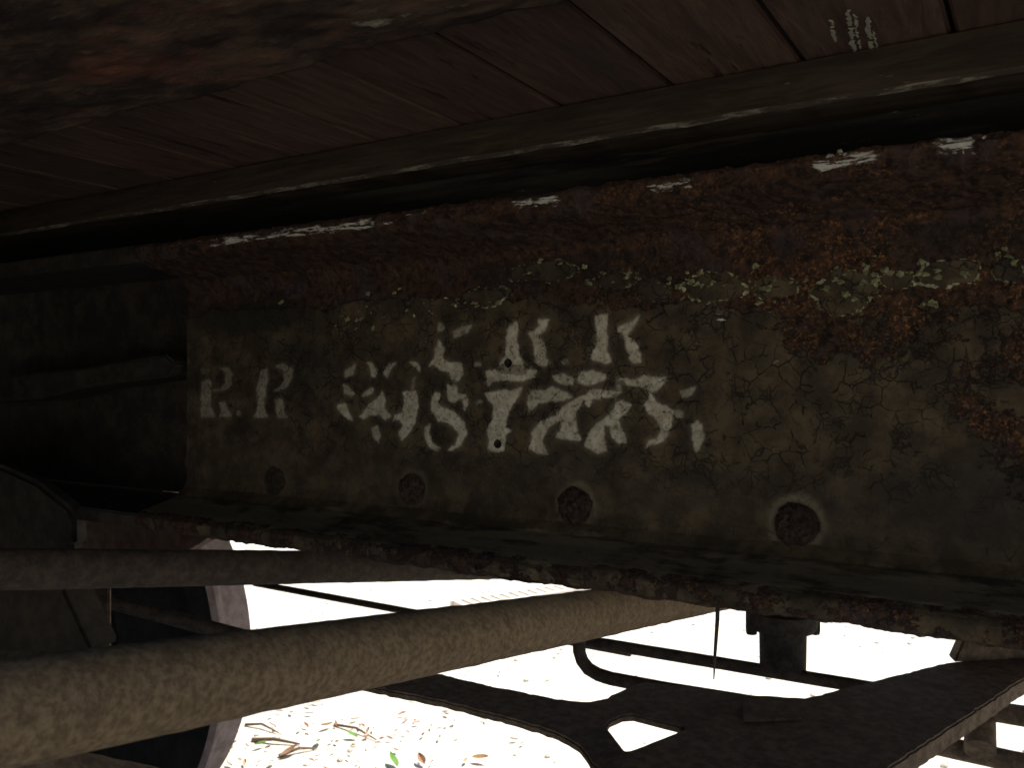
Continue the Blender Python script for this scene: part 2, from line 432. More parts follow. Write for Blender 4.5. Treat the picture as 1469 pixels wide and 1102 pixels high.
    dirt = np.maximum(dirt, np.exp(-((z+.088)/.020)**2)*.30*n3*1.4)
    dirt = np.maximum(dirt, (1-sstep(.3, 1.1, np.hypot((x+.02)/.12, (z+.085)/.05)))*.7)
    dirt = np.maximum(dirt, sstep(.60, .72, fbm(x*6+5, z*9, 31))*.5)
    for hx, hz in HOLES: dirt = np.where(np.hypot(x-hx, z-hz) < .0042, 1.3, dirt)
    flange_lit = (.30+.85*(n1-.35)+.3*n3)*sstep(-.120, -.140, z)*np.where(z > -.1455, 1, .45)+.10*sstep(.5, .7, n3)  # light painted on the bottom flange, plus faint pale mottling elsewhere
    return rust, ring, chip, crk, np.clip(dirt*np.where(y > WY-.004, 1, 0), 0, 1), peel, flange_lit
ISL = []
for a, b, w, h in ((1020, 412, 42, 20), (1112, 412, 26, 15), (1212, 420, 42, 30), (1290, 400, 26, 13), (1365, 392, 50, 20), (1442, 388, 26, 17), (1328, 434, 10, 8), (690, 424, 34, 16), (560, 442, 45, 18), (780, 390, 46, 14), (880, 402, 34, 12), (490, 462, 20, 9), (940, 420, 24, 12), (640, 440, 20, 14)):
    p, q, s2 = zweb(a-w, b), zweb(a+w, b), zweb(a, b-h)
    ISL.append(((p[0]+q[0])/2, p[1]*.5+q[1]*.5, (q[0]-p[0])/2, s2[1]-zweb(a, b)[1]))
HOLES = [zweb(715, 637), zweb(730, 521)]
def relief(x, y, z, rust):
    r = np.where(z < -.12, .45, 1)*sstep(.42, .7, rust+(fbm(x*120, (z+y)*120, 12)-.5)*.6)
    h = (fbm(x*70, (z+y)*90, 21)-.5)*.0060*r + (fbm(x*220, (z+y)*240, 22, 3)-.5)*.0030*r
    h += (fbm(x*18, (z+y)*22, 24)-.5)*.0016 + (1-r)*.0008
    lip = np.where((z < -.148) & (y < EY+.01), 1.0, 0)
    h += lip*((fbm(x*130, z*60, 41)-.5)*.0024+(fbm(x*30, z*20, 42)-.5)*.002)
    return h
rust, ring, chip, crk, dirt, peel, flange_lit = fields(GX, PY, PZ)
disp = relief(GX, PY, PZ, rust)
for hx, hz in HOLES: disp = np.where((np.hypot(GX-hx, PZ-hz) < .0036) & (PY > WY-.003), disp-.007, disp)
X = GX.copy(); Y = PY+nn[:, 0:1]*disp; Z = PZ+nn[:, 1:2]*disp+H
# round the lower left corner of the plate where it meets the casting
zero = 0*X; org = .22+.78*sstep(-.52, -.10, X)*np.where(PZ > .132, .5, 1)+.25*(fbm(X*8, PZ*20, 91)-.5)
sill = grid_mesh('center_sill', X, Y, Z, {'rust': rust, 'ring': ring, 'chip': chip, 'crk': crk, 'dirt': dirt, 'ink': zero, 'peel': peel, 'flange_lit': flange_lit, 'org': org}, M_SILL, car)

# --- lettering, traced stroke by stroke; each row of paint is a sheet on the web
Z5 = lambda P, s=1: ([(580+a/3.06, 420+b/3.06) for a, b in P], s)
Z4 = lambda P, s=1: ([(260+a/3.6725, 420+b/3.6725) for a, b in P], s)
ROW1 = [Z5([(150,130),(180,130),(180,165),(150,170)], .5),
 Z5([(150,205),(180,240),(175,290),(200,310),(255,305),(262,360),(230,400),(205,390),(205,350),(165,340),(130,315),(110,325),(135,285),(135,250)], .9),
 Z5([(215,175),(270,145),(300,140),(290,170),(245,195),(220,198)], .6), Z5([(310,300),(345,295),(340,325),(315,325)], .4),
 Z5([(455,160),(485,128),(505,125),(500,200),(505,270),(530,300),(530,338),(445,338),(415,332),(420,310),(445,280),(450,200)]),
 Z5([(545,180),(590,150),(590,115),(640,120),(625,165),(590,195),(620,230),(630,290),(645,305),(625,325),(590,320),(572,270),(565,205)], .95),
 Z5([(838,100),(895,88),(895,250),(915,300),(885,315),(815,290),(835,260),(850,200)]),
 Z5([(945,150),(1000,125),(1035,95),(1030,120),(1000,165),(985,180),(1000,210),(1030,235),(1025,260),(1045,275),(1045,305),(1010,312),(985,290),(990,265),(972,240),(970,195),(940,170)]),
 Z5([(690,300),(720,296),(725,318),(695,322)], .35)]
ROW2 = [Z5([(358,341),(585,340),(580,375),(520,390),(445,385),(395,395),(370,415)]),
 Z5([(650,365),(700,355),(740,370),(745,405),(700,405),(655,385)], .9), Z5([(765,350),(830,340),(885,355),(885,385),(820,405),(760,400)]),
 Z5([(120,455),(145,435),(165,445),(150,480),(165,500),(220,520),(270,570),(280,620),(255,670),(215,692),(190,688),(230,660),(240,620),(215,585),(190,570),(150,565),(120,520)]),
 Z5([(95,585),(120,570),(115,620),(130,660),(165,685),(150,698),(110,675),(92,630)], .9),
 Z5([(190,400),(235,410),(240,440),(275,450),(290,490),(270,525),(262,500),(255,465),(225,480),(195,475)], .9),
 Z5([(355,440),(445,425),(475,430),(520,415),(520,440),(480,490),(460,520),(450,590),(475,610),(450,630),(445,690),(415,705),(370,690),(375,640),(370,600),(390,550),(395,500),(375,475)]),
 Z5([(545,450),(560,430),(620,425),(650,410),(670,420),(730,445),(740,460),(700,475),(650,480),(590,485),(575,505),(550,525),(545,490)], .9),
 Z5([(560,610),(600,565),(660,540),(700,500),(760,460),(800,445),(830,420),(860,430),(920,430),(950,400),(960,430),(935,460),(880,462),(830,470),(815,510),(800,500),(790,470),(760,520),(755,560),(765,610),(780,645),(730,648),(668,635),(690,590),(685,560),(640,590),(610,640),(625,690),(635,710),(580,705),(545,680),(560,640)]),
 Z5([(930,380),(970,372),(1000,385),(1050,362),(1150,372),(1155,390),(1110,435),(1090,440),(1110,480),(1150,500),(1185,520),(1178,590),(1160,630),(1110,665),(1060,680),(1075,655),(1110,640),(1130,610),(1115,570),(1100,545),(1070,530),(1050,490),(1075,470),(1075,432),(1040,415),(960,405),(935,415)]),
 Z5([(1190,515),(1230,525),(1235,545),(1190,550)], .6),
 Z5([(925,462),(960,475),(1005,490),(990,520),(950,550),(945,570),(970,620),(985,660),(950,665),(915,635),(905,590),(880,580),(885,640),(895,690),(850,705),(800,680),(800,650),(820,600),(850,570),(900,540),(925,500)]),
 Z5([(1210,430),(1240,420),(1290,405),(1270,435),(1245,460),(1215,455)], .6), Z5([(1260,580),(1290,560),(1315,590),(1320,640),(1300,690),(1285,700),(1265,640)], .8),
 Z5([(310,480),(345,470),(350,485),(320,498)], .4)]
ROW3 = [Z4([(110,470),(150,455),(165,480),(160,600),(190,655),(105,658)], .42), Z4([(195,400),(250,390),(275,430),(265,490),(225,520),(165,520),(170,505),(215,500),(235,470),(235,420)], .34),
 Z4([(200,580),(230,570),(250,610),(275,655),(200,655),(215,630)], .5), Z4([(105,400),(150,400),(150,430),(110,430)], .2), Z4([(295,620),(320,620),(320,650),(295,650)], .25),
 Z4([(420,410),(460,400),(465,450),(455,520),(440,600),(465,660),(385,662),(405,620),(400,500),(415,450)], .48), Z4([(500,385),(545,370),(595,400),(590,450),(560,500),(510,520),(485,525),(530,490),(545,450),(540,410)], .44),
 Z4([(495,560),(540,555),(545,620),(575,660),(520,665),(500,610)], .42),
 Z4([(905,390),(935,365),(920,400),(905,440),(865,445),(865,410)], .55), Z4([(975,365),(1010,370),(1045,410),(1030,440),(1005,440),(1000,400)], .7),
 Z4([(855,485),(880,490),(920,530),(900,548),(865,530)], .7), Z4([(955,545),(965,525),(1000,500),(1020,505),(1010,530),(970,548)], .8),
 Z4([(825,595),(865,580),(890,630),(912,680),(870,665),(830,620)], .9), Z4([(940,660),(985,600),(1035,555),(1065,520),(1080,560),(1075,610),(1115,655),(1080,668),(1040,640),(1000,645),(960,668)], .85),
 Z4([(1005,715),(1040,700),(1058,750),(1040,790),(1015,755)], .6), Z4([(1070,410),(1100,370),(1140,365),(1110,410),(1090,450),(1070,430)], .7),
 Z4([(1205,365),(1240,365),(1265,390),(1260,420),(1240,395),(1215,385)], .75),
 Z4([(1170,520),(1240,515),(1255,590),(1240,680),(1200,750),(1160,780),(1150,740),(1170,700),(1150,670),(1120,680),(1130,640),(1170,630),(1180,580)], .95), Z4([(1215,450),(1240,440),(1235,510),(1215,515)], .3)]
def lettering(name, rows, label):
    pts = [(zweb(a, b)) for P, s in rows for a, b in P]
    x0, x1 = min(p[0] for p in pts)-.01, max(p[0] for p in pts)+.01; z0, z1 = min(p[1] for p in pts)-.01, max(p[1] for p in pts)+.01
    st = .0007; gx, gz = np.meshgrid(np.arange(x0, x1, st), np.arange(z0, z1, st))
    wx = gx+(fbm(gx*150, gz*150, 51)-.5)*.0030+(fbm(gx*500, gz*500, 53, 2)-.5)*.0016; wz = gz+(fbm(gx*150+9, gz*150, 52)-.5)*.0030
    ink = 0*gx
    for P, s in rows:
        Q = [zweb(a, b) for a, b in P]; ins = np.zeros(gx.shape, bool)
        for (ax, az), (bx, bz) in zip(Q, Q[1:]+Q[:1]):
            if az == bz: continue
            c = ((az > wz) != (bz > wz)) & (wx < (bx-ax)*(wz-az)/(bz-az)+ax); ins ^= c
        ink = np.maximum(ink, ins*float(s))
    for _ in range(2):                       # soft stencil overspray
        for ax in (0, 1): ink = (np.roll(ink, 1, ax)+np.roll(ink, -1, ax)+ink*2)/4
    glow = ink.copy()
    for _ in range(5):
        for ax in (0, 1): glow = (np.roll(glow, 2, ax)+np.roll(glow, -2, ax)+glow)/3
    ink = np.maximum(ink, glow*.35)
    Yw = WY+0*gx; r, rg, ch, ck, di, pe, lit = fields(gx, Yw, gz)
    h = relief(gx, Yw, gz, r)+.0005
    keep = (ink > .015)
    for hx, hz in HOLES: keep &= ~(np.hypot(gx-hx, gz-hz) < .0046)
    o = grid_mesh(name, gx, Yw-h, gz+H, {'rust': r*.6, 'ring': rg, 'chip': ch*0, 'crk': ck, 'dirt': di*.25, 'ink': ink, 'peel': ink*0, 'flange_lit': lit}, M_SILL, sill, keep)
    o['label'] = label
for rows_, lab in ((ROW1[0:4], 'worn letter P of the upper row'), (ROW1[4:6], 'middle letter R of the upper row'), (ROW1[6:9], 'right letter R of the upper row'),
        (ROW2[3:6]+ROW2[-1:], 'digit 8 at the start of the number'), (ROW2[0:1]+ROW2[6:7], 'digit 1 of the number'), (ROW2[1:3]+ROW2[7:9], 'first digit 7 of the number'),
        (ROW2[11:12], 'second digit 7 of the number'), (ROW2[9:11], 'digit 3 of the number'), (ROW2[12:14], 'faint last mark of the number'),
        (ROW3[0:5], 'faint first R of the older line'), (ROW3[5:8], 'faint second R of the older line'), (ROW3[8:16], 'first digit 9 of the older number'), (ROW3[16:19], 'second digit 9 of the older number')):
    lettering('stencil_character', rows_, lab)
# --- rivets, knobbly heads
for k, (rx, rz, rr) in enumerate(RIVW):
    bm = bmesh.new(); bmesh.ops.create_icosphere(bm, subdivisions=5, radius=1)
    for v in list(bm.verts):
        c = v.co
        if c.y > .15: c.y = .15
        nz = float(fbm(np.array(c.x*3.1+k*7), np.array(c.z*3.1), 61, 4))-.5
        c *= 1+nz*.35
        v.co = Vector((rx+c.x*rr*.95, WY-.0008+c.y*(.014 if k > 1 else .006)*(1+nz*.6), rz+H+c.z*rr*.95))
    obj('rivet', bm, M_RIVET if k else M_RIVETD, sill)
# --- curled flakes of paint along the peeling border
def flakes(name, spots, mat, size, parent):
    bm = bmesh.new()
    for (x, y, z) in spots:
        k = random.randint(10, 15); r = size*random.uniform(.25, .9); c = bm.verts.new((x, y-random.uniform(.002, .004), z)); vs = []
        for i in range(k):
            t = 2*math.pi*i/k; q = r*random.uniform(.55, 1.2)
            vs.append(bm.verts.new((x+math.cos(t)*q, y-.0005-random.uniform(0, .0035)*(1 if math.sin(t) < 0 else .3), z+math.sin(t)*q*.8)))
        for i in range(k): bm.faces.new((c, vs[i], vs[(i+1) % k]))
    ext = bmesh.ops.solidify(bm, geom=bm.faces[:], thickness=.0005)
    return obj(name, bm, mat, parent)
M_FLAKE = flat('peeling_olive_paint', (.30, .29, .15), .9, .45, 200)
sp = []
for (cx, cy, w, h, n) in ((990, 410, 40, 14, 14), (1100, 408, 28, 18, 9), (1200, 405, 42, 18, 16), (1300, 390, 60, 12, 14), (1330, 435, 10, 8, 3), (1445, 372, 20, 10, 5), (690, 434, 22, 8, 6), (560, 440, 60, 22, 12), (880, 398, 25, 8, 5), (780, 385, 40, 10, 5), (1120, 520, 8, 5, 1), (500, 462, 20, 10, 4), (405, 437, 6, 5, 2)):
    for _ in range(n):
        p = on_y(random.gauss(cx, w*.6), random.gauss(cy, h*.6), WY-.002); sp.append(tuple(p))
flakes('paint_flakes', sp, M_FLAKE, .0042, sill)['kind'] = 'stuff'
M_CHIP = flat('white_paint_chip', (.58, .54, .45), .85, .3, 300)
sp = []
for (cx, cy, w, h, n, ) in ((1222, 218, 34, 6, 16), (1370, 208, 30, 4, 8), (965, 259, 14, 4, 5), (1412, 189, 9, 2, 2)):
    for _ in range(n):
        p = on_y(random.gauss(cx, w*.55), random.gauss(cy+9, h*.7), EY+.004); sp.append(tuple(p))
flakes('paint_chips', sp, M_CHIP, .0026, sill)['kind'] = 'stuff'

# --- left casting the web plate runs into (dark pocket with a sloping rib)
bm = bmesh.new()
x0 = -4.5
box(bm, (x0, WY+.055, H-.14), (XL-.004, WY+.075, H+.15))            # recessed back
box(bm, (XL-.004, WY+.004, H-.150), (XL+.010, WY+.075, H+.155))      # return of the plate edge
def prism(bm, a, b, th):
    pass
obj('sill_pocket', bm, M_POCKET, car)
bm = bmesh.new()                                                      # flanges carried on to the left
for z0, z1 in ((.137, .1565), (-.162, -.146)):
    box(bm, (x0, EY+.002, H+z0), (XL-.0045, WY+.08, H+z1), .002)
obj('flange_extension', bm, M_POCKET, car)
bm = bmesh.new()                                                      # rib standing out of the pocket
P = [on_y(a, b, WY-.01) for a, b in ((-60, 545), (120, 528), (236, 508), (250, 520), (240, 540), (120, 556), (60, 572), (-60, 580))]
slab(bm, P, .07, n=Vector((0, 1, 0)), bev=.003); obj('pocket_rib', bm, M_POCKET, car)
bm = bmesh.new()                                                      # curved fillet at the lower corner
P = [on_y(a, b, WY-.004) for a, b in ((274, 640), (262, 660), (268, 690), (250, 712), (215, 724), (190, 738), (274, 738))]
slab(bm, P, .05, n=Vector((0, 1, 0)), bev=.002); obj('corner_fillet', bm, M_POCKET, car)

# --- timber over the sill
bm = bmesh.new(); box(bm, (-5, .668, H+.159), (2, .90, H+.222)); obj('packing_timber', bm, M_GAP, car)
ZB = .192
xsn = np.arange(-4.5, 1.8, .012); bm = bmesh.new(); rows = []
for x in xsn:
    j = (float(fbm(np.array(x*6), np.array(.3), 71))-.5)
    j2 = (float(fbm(np.array(x*40), np.array(.3), 72))-.5)
    c = [(.6185+j*.004, .2232), (.6175+j*.004, ZB+.003+j2*.002), (.6215+j*.004, ZB+j2*.003), (.667, ZB+.001), (.667, .2232)]
    rows.append([bm.verts.new((x, a, H+b)) for a, b in c])
for a, b in zip(rows, rows[1:]):
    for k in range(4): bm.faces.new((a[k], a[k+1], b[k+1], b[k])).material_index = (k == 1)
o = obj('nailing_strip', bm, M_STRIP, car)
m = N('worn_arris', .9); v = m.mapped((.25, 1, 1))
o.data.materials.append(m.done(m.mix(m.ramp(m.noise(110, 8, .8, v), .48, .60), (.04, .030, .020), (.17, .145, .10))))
PITCH = .0955; k0 = -48
for k in range(k0, 13):
    xa = -.05+k*PITCH
    bm = bmesh.new(); dz = random.uniform(0, .0022); g = random.uniform(.0008, .0022)
    box(bm, (xa+g, -1.0 if xa < -.46 else .18, H+.2245+dz), (xa+PITCH-g, 1.95, H+.262), .0022)  # boards reach further out at left, shaped to shut off skylight
    o = obj('floor_plank', bm, M_PLANK, car, smooth=False)
bm = bmesh.new()
slab(bm, [Vector((a, b, H+2.9)) for a, b in ((-9, -1.0), (-.46, -1.0), (-.46, .18), (3.2, .18), (3.2, 1.95), (-9, 1.95))], 2.634, bev=0); obj('car_body', bm, M_PLANK, car, smooth=False)  # unseen body, its height and notch shaped to steer light and shadow
for a_, b_ in (((-9, -1.055, H+.04), (-.44, -1.001, H+.42)), ((-.455, .125, H+.225), (3.2, .179, H+.42)), ((-1.70, 1.955, H-.05), (3.2, 2.01, H+.42)), ((-9, 1.955, H-.38), (-1.702, 2.01, H+.42))):
    bm = bmesh.new(); box(bm, a_, b_, .004); obj('side_sill', bm, M_CAST, car)  # unseen sills, the far-left one deepened to keep light off the floor
bm = bmesh.new(); box(bm, (-1.36, -.75, H-.22), (-1.28, EY-.008, H+.2), .005); box(bm, (-1.42, -.75, H-.235), (-1.22, EY-.010, H-.221), .003)  # unseen cross beam added to darken the left of the web
obj('shade_block_beam', bm, M_CAST, car)
bm = bmesh.new(); box(bm, (-1.36, WY+.10, H-.14), (-1.28, 1.95, H+.155), .004); obj('shade_block_beam', bm, M_CAST, car)  # far half of the added beam, shuts out light at the left
bm = bmesh.new(); box(bm, (-2.80, -.99, H-.25), (-2.52, EY-.01, H+.2), .01); obj('shade_block_bolster', bm, M_CAST, car)  # unseen transverse block added to darken the left end
bm = bmesh.new()                                                        # unseen tank added left of the lens to block light from the web
c_ = Vector((-1.24, -.33, H-.10)); prr = [(0, .06), (.02, .16), (.05, .215), (.10, .24), (.64, .24), (.69, .215), (.72, .16), (.74, .06)]
tube(bm, [c_+Vector((h, 0, 0)) for h, _ in [(p[0], 0) for p in prr]], [p[1] for p in prr], 40); obj('shade_block_tank', bm, M_DARK, car)
for h in (.15, .42):
    for q in (-.25, .242):
        bm = bmesh.new(); box(bm, (c_.x+h, c_.y+q, H-.12), (c_.x+h+.05, c_.y+q+.008, H+.225)); obj('shade_block_strap', bm, M_DARK, car)  # straps for the added tank
# pale drips on the board above the lettering
bm = bmesh.new()
for cx, y0, y1, wd in ((1193, 28, 60, 3), (1216, 14, 86, 4.2), (1226, 20, 70, 2.2), (1243, 24, 84, 3.6), (1254, 44, 80, 1.5)):
    py = y0; prev = None; w_ = wd
    while py < y1:
        x_ = cx+(py-y0)*.16+random.uniform(-2, 2); w_ = wd*random.uniform(.35, 1.15)
        a = bm.verts.new(on_z(x_-w_, py, H+.2240)); b = bm.verts.new(on_z(x_+w_, py+random.uniform(-1, 1), H+.2240))
        if prev and random.random() > .12: bm.faces.new((prev[0], prev[1], b, a))
        prev = (a, b); py += random.uniform(1.5, 3.5)
bmesh.ops.recalc_face_normals(bm, faces=bm.faces)
o = obj('paint_drips', bm, flat('pale_drips', (.30, .28, .20), .9, .4, 200), car, smooth=False)
md = o.modifiers.new('t', 'SOLIDIFY'); md.thickness = .0004
# --- rusty cover plate overhead, nearest the camera
ys = np.arange(.16, .402, .0025); xp_ = np.arange(-3.2, .7, .004)
GXp, GYp = np.meshgrid(xp_, ys); edge = .402+(fbm(GXp*25, 0*GXp, 81)-.5)*.010
GYp = np.where(GYp > .38, GYp+(edge-.402)*(GYp-.38)/.022, GYp)
hz = (fbm(GXp*14, GYp*30, 82)-.5)*.007+(fbm(GXp*60, GYp*110, 83)-.5)*.004
ch = np.exp(-((GYp-edge)/.006)**2)*.36
for (a, b, rx, ry, s) in ((540, 28, .045, .012, .72), (600, 20, .03, .008, .6), (230, 85, .03, .006, .5), (115, 105, .03, .006, .38), (60, 50, .07, .02, .42), (640, 12, .07, .01, .45)):
    p = on_z(a, b, H+.2); ch = np.maximum(ch, s*np.exp(-((GXp-p.x)/rx)**2-((GYp-p.y)/ry)**2))
botZ = .2+hz; up = np.vstack([GXp[-1:], GXp[-1:], ]);
GXp = np.vstack([GXp, GXp[-1:], GXp[-1:]]); GYp = np.vstack([GYp, GYp[-1:]+.001, GYp[-1:]]); botZ = np.vstack([botZ, botZ[-1:]*0+.206, botZ[-1:]*0+.221]); ch = np.vstack([ch, ch[-1:]*.8, ch[-1:]*.1])
grid_mesh('cover_plate', GXp, GYp, botZ+H, {'chip': ch}, M_PLATE, car)

# ------------------------------------------------------------------ truck with its wheels
WX, WZ = -1.822, .563
truck = empty('truck', (WX, YT, 0), 'freight car truck with grimy dark wheels and reddish tread beyond the sill', 'rail truck')
YB = 1.150                                  # back face of the visible wheel
def wheel(yb, s, xw, first):
    bm = bmesh.new(); R = .42
    pr = [(.10, .02), (.13, .0), (.15, .03), (.24, .055), (.34, .03), (.375, .0), (.385, -.003), (.438, .0), (.447, .010), (.446, .020), (.436, .032), (R+.004, .042), (R, .05), (R-.004, .108), (R-.012, .118), (.36, .118), (.34, .10), (.24, .09), (.15, .12), (.12, .15), (.10, .15)]
    lathe(bm, [(r, h*s) for r, h in pr], (xw, yb, WZ), 'Y', 96)
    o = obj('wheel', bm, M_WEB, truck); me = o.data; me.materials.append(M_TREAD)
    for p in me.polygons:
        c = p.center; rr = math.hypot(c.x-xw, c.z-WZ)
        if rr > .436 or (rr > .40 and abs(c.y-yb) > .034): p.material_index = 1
    bm = bmesh.new(); lathe(bm, [(.02, .0), (.075, .0), (.08, .02), (.08, .09), (.02, .09)], (xw, yb+s*.151, WZ), 'Y', 32) if s > 0 else lathe(bm, [(.02, 0), (.075, 0), (.08, -.02), (.08, -.09), (.02, -.09)], (xw, yb-.151, WZ), 'Y', 32)
    obj('hub', bm, M_DARK, o)
for xw in (WX, WX-1.68):
    wheel(YB, 1, xw, True); wheel(2*YT-YB, -1, xw, False)
    bm = bmesh.new(); tube(bm, [(xw, 2*YT-YB, WZ), (xw, YT-.2, WZ), (xw, YT+.2, WZ), (xw, YB, WZ)], [.085, .07, .07, .085], 32); obj('axle', bm, M_DARK, truck)
for ysd in (YB+.32, 2*YT-YB-.32):
    bm = bmesh.new()
    P = [Vector((WX+a, ysd-.05, WZ+b)) for a, b in ((.02, .12), (.02, -.10), (-.05, -.12), (-.35, -.22), (-1.33, -.22), (-1.73, -.12), (-1.88, -.10), (-1.88, .12), (-1.5, .22), (-.18, .22))]
    Ho = [Vector((WX+a, ysd-.05, WZ+b)) for a, b in ((-.45, -.12), (-1.23, -.12), (-1.23, .12), (-.45, .12))]
    slab(bm, P, .10, hole=Ho, n=Vector((0, 1, 0)), bev=.01); obj('side_frame', bm, M_CAST, truck)
bm = bmesh.new(); box(bm, (WX-1.02, 2*YT-YB-.3, WZ-.08), (WX-.66, YB+.3, WZ+.18), .02); obj('bolster', bm, M_CAST, truck)

# ------------------------------------------------------------------ brake gear under the car
def rod(name, mat, p, q, r, label, cat, group=None, rough=.0006, step=.006, seg=26):
    bm = bmesh.new(); tube(bm, [p, q], r, seg, rough=rough, step=step)
    o = obj(name, bm, mat); return tag(o, label, cat, group)
a = at(0, 1025, .36); b = at(905, 872, .36*2.45); dd = (b-a)
rod('brake_rod', M_ROD, a-dd*.35, b+dd*.8, .0222, 'thick mottled tan rod crossing low in front of everything', 'rod', 'rods crossing under the sill', .0007)
a = at(0, 817, .92); b = at(700, 812, .92*1.55); dd = b-a
rod('brake_rod', M_ROD2, a-dd*.3, b+dd*.25, .0222, 'straight dark brown rod just under the sill in front of the wheel', 'rod', 'rods crossing under the sill', .0008)
a = at(392, 842, 2.3); b = at(592, 879, 2.3*1700/1900)
rod('tie_rod', M_DARK, a+(a-b)*.15, b+(b-a)*1.2, .0085, 'thin dark rod across the bright gap between the two thick rods', 'rod', None, .0003, .02, 12)
a = at(150, 862, 1.45); b = at(372, 920, 1.40)
rod('brake_lever', M_DARK, a+(a-b)*.6, b+(b-a)*.05, .012, 'dark slanting bar in front of the grimy wheel plate', 'lever', None, .0003, .02, 12)

# Y shaped casting
ZA = H-.42
def zpts(P, z): return [on_z(a, b, z) for a, b in P]
out = [(440, 925), (520, 942), (610, 962), (700, 983), (800, 1003), (845, 1007), (870, 1001), (905, 984), (925, 978), (1000, 986), (1060, 996), (1160, 1002), (1160, 1060), (1000, 1085), (925, 1078), (900, 1080), (880, 1110), (862, 1110), (845, 1090), (830, 1070), (800, 1052), (740, 1033), (640, 1007), (530, 985), (440, 962)]
hole = [(870, 1042), (876, 1034), (894, 1026), (908, 1025), (978, 1043), (980, 1047), (902, 1078), (897, 1077)]
bm = bmesh.new(); slab(bm, wobble(zpts(out, ZA), .0020, .008), .010, hole=wobble(zpts(hole, ZA)[::-1], .0005, .012), bev=.0025)
tag(obj('brake_beam', bm, M_CAST), 'dark forked brake casting with a small four sided hole', 'brake beam')
# big plate at the right
brk = empty('lever_bracket', tuple(on_z(1200, 1050, ZA+.01)), 'broad dark bracket plate filling the bottom right corner', 'bracket')
out = [(838, 1112), (900, 1080), (985, 1045), (1062, 1010), (1085, 1004), (1150, 1003), (1240, 980), (1356, 951), (1400, 946), (1520, 940), (1520, 948), (1466, 976), (1385, 1030), (1297, 1088), (1240, 1130), (1100, 1190), (820, 1190)]
bm = bmesh.new(); slab(bm, wobble(zpts(out, ZA+.012), .0016, .008), .024, bev=.0025)
obj('plate', bm, M_CAST, brk)
bm = bmesh.new(); z2 = ZA+.0125+.003
slab(bm, wobble(zpts([(1064, 1007), (1090, 1003), (1146, 1005), (1150, 1030), (1066, 1034)], z2), .0006, .01), .003, bev=.0008)
obj('wear_pad', bm, M_CAST, brk)
bm = bmesh.new()                                                       # upright lug rising behind the sill
p0 = on_z(1368, 951, ZA+.012); p1 = on_z(1500, 944, ZA+.012)
hgt = .15
P = [p0, p0+(p1-p0)*.10+Vector((0, 0, .030)), p0+(p1-p0)*.17+Vector((0, 0, hgt)), p1+Vector((0, 0, hgt)), p1]
slab(bm, P, .03, n=Vector((-.35, .93, 0)), bev=.003); obj('lug', bm, M_CAST, brk)
# bent safety hanger
hg = empty('safety_hanger', tuple(at(950, 940, 1.2)), 'black bent round bar loop in the bright gap under the sill', 'hanger')
ZU = H-.440
a = on_z(792, 912, ZU+.004); b = on_z(1245, 987, ZU+.004)
bm = bmesh.new(); tube(bm, [a+(a-b)*.1, b+(b-a)*.15], .0096, 16, rough=.0004, step=.012); obj('straight_bar', bm, M_DARK, hg)
L0 = on_z(1060, 1006, ZU-.030); L1 = on_z(880, 974, ZU-.030); dirx = (L0-L1).normalized()
C = [at(832, 880, L1.length*1.0)]
t0 = (L1-Vector((0, 0, H))).length
def atd(px, py):                             # same vertical plane as the lower bar
    r = ray(px, py); y = L1.y; r = r*(y/r.y); r.z += H; return r
pts = [atd(831, 850), atd(831, 900), atd(831, 935), atd(835, 948), atd(844, 960), atd(858, 968), atd(876, 974), atd(950, 988), L0, L0+dirx*.05]
bm = bmesh.new(); tube(bm, pts, .0108, 16, rough=.0004); obj('bent_bar', bm, M_DARK, hg)
# drop pipe with collar
dp = empty('drop_pipe', tuple(at(1123, 968, 1.35)), 'short black pipe with bolted collar hanging below the sill', 'pipe')
c = at(1123, 960, 1.32); sc = 1.32/F
bm = bmesh.new(); lathe(bm, [(.010, -.006), (32*sc-.004, -.006), (32*sc, 0), (33*sc, .06), (33*sc, .40), (.01, .40)], (c.x, c.y, c.z), 'Z', 40); obj('pipe', bm, M_DARK, dp)
zc = at(1123, 893, 1.32).z
bm = bmesh.new(); lathe(bm, [(33*sc+.0005, -.012), (44*sc, -.010), (47*sc, -.004), (48*sc, .006), (46*sc, .016), (33*sc+.0005, .018)], (c.x, c.y, zc), 'Z', 40); obj('collar', bm, M_DARK, dp)
for s in (-1, 1):
    bm = bmesh.new(); q = Vector((CA, SA, 0))*s*45*sc
    lathe(bm, [(.002, -.018), (.008, -.018), (.009, -.012), (.009, .022), (.002, .022)], (c.x+q.x-.01*q.y*0, c.y+q.y, zc), 'Z', 6); obj('bolt', bm, M_DARK, dp)
# hanging wire
w0 = at(1030, 850, .72); w1 = at(1024, 975, .72)
bm = bmesh.new(); tube(bm, [w0, w0.lerp(w1, .3)+Vector((.0006, 0, 0)), w0.lerp(w1, .7), w1], [.0019, .0018, .0014, .0005], 8)
tag(obj('hanging_wire', bm, M_DARK), 'thin black wire hanging straight down from the sill lip', 'wire')
# bars at the right edge
rg = empty('brake_rigging', tuple(at(1410, 1050, 1.2)), 'dark cross bars with an upright sleeve at the lower right edge', 'brake rigging')
t = 1.32
for (pa, pb) in (((1360, 1010), (1540, 1040)), ((1310, 1062), (1540, 1112))):
    a = at(*pa, t*1.12); b = at(*pb, t)
    bm = bmesh.new(); tube(bm, [a, b], .0165, 16, rough=.0005, step=.01); obj('bar', bm, M_CAST, rg)
a = at(1406, 1020, t*1.10); b = at(1406, 1078, t*1.05)
bm = bmesh.new(); tube(bm, [a, b], .0235, 20, rough=.0005, step=.01); obj('sleeve', bm, M_CAST, rg)
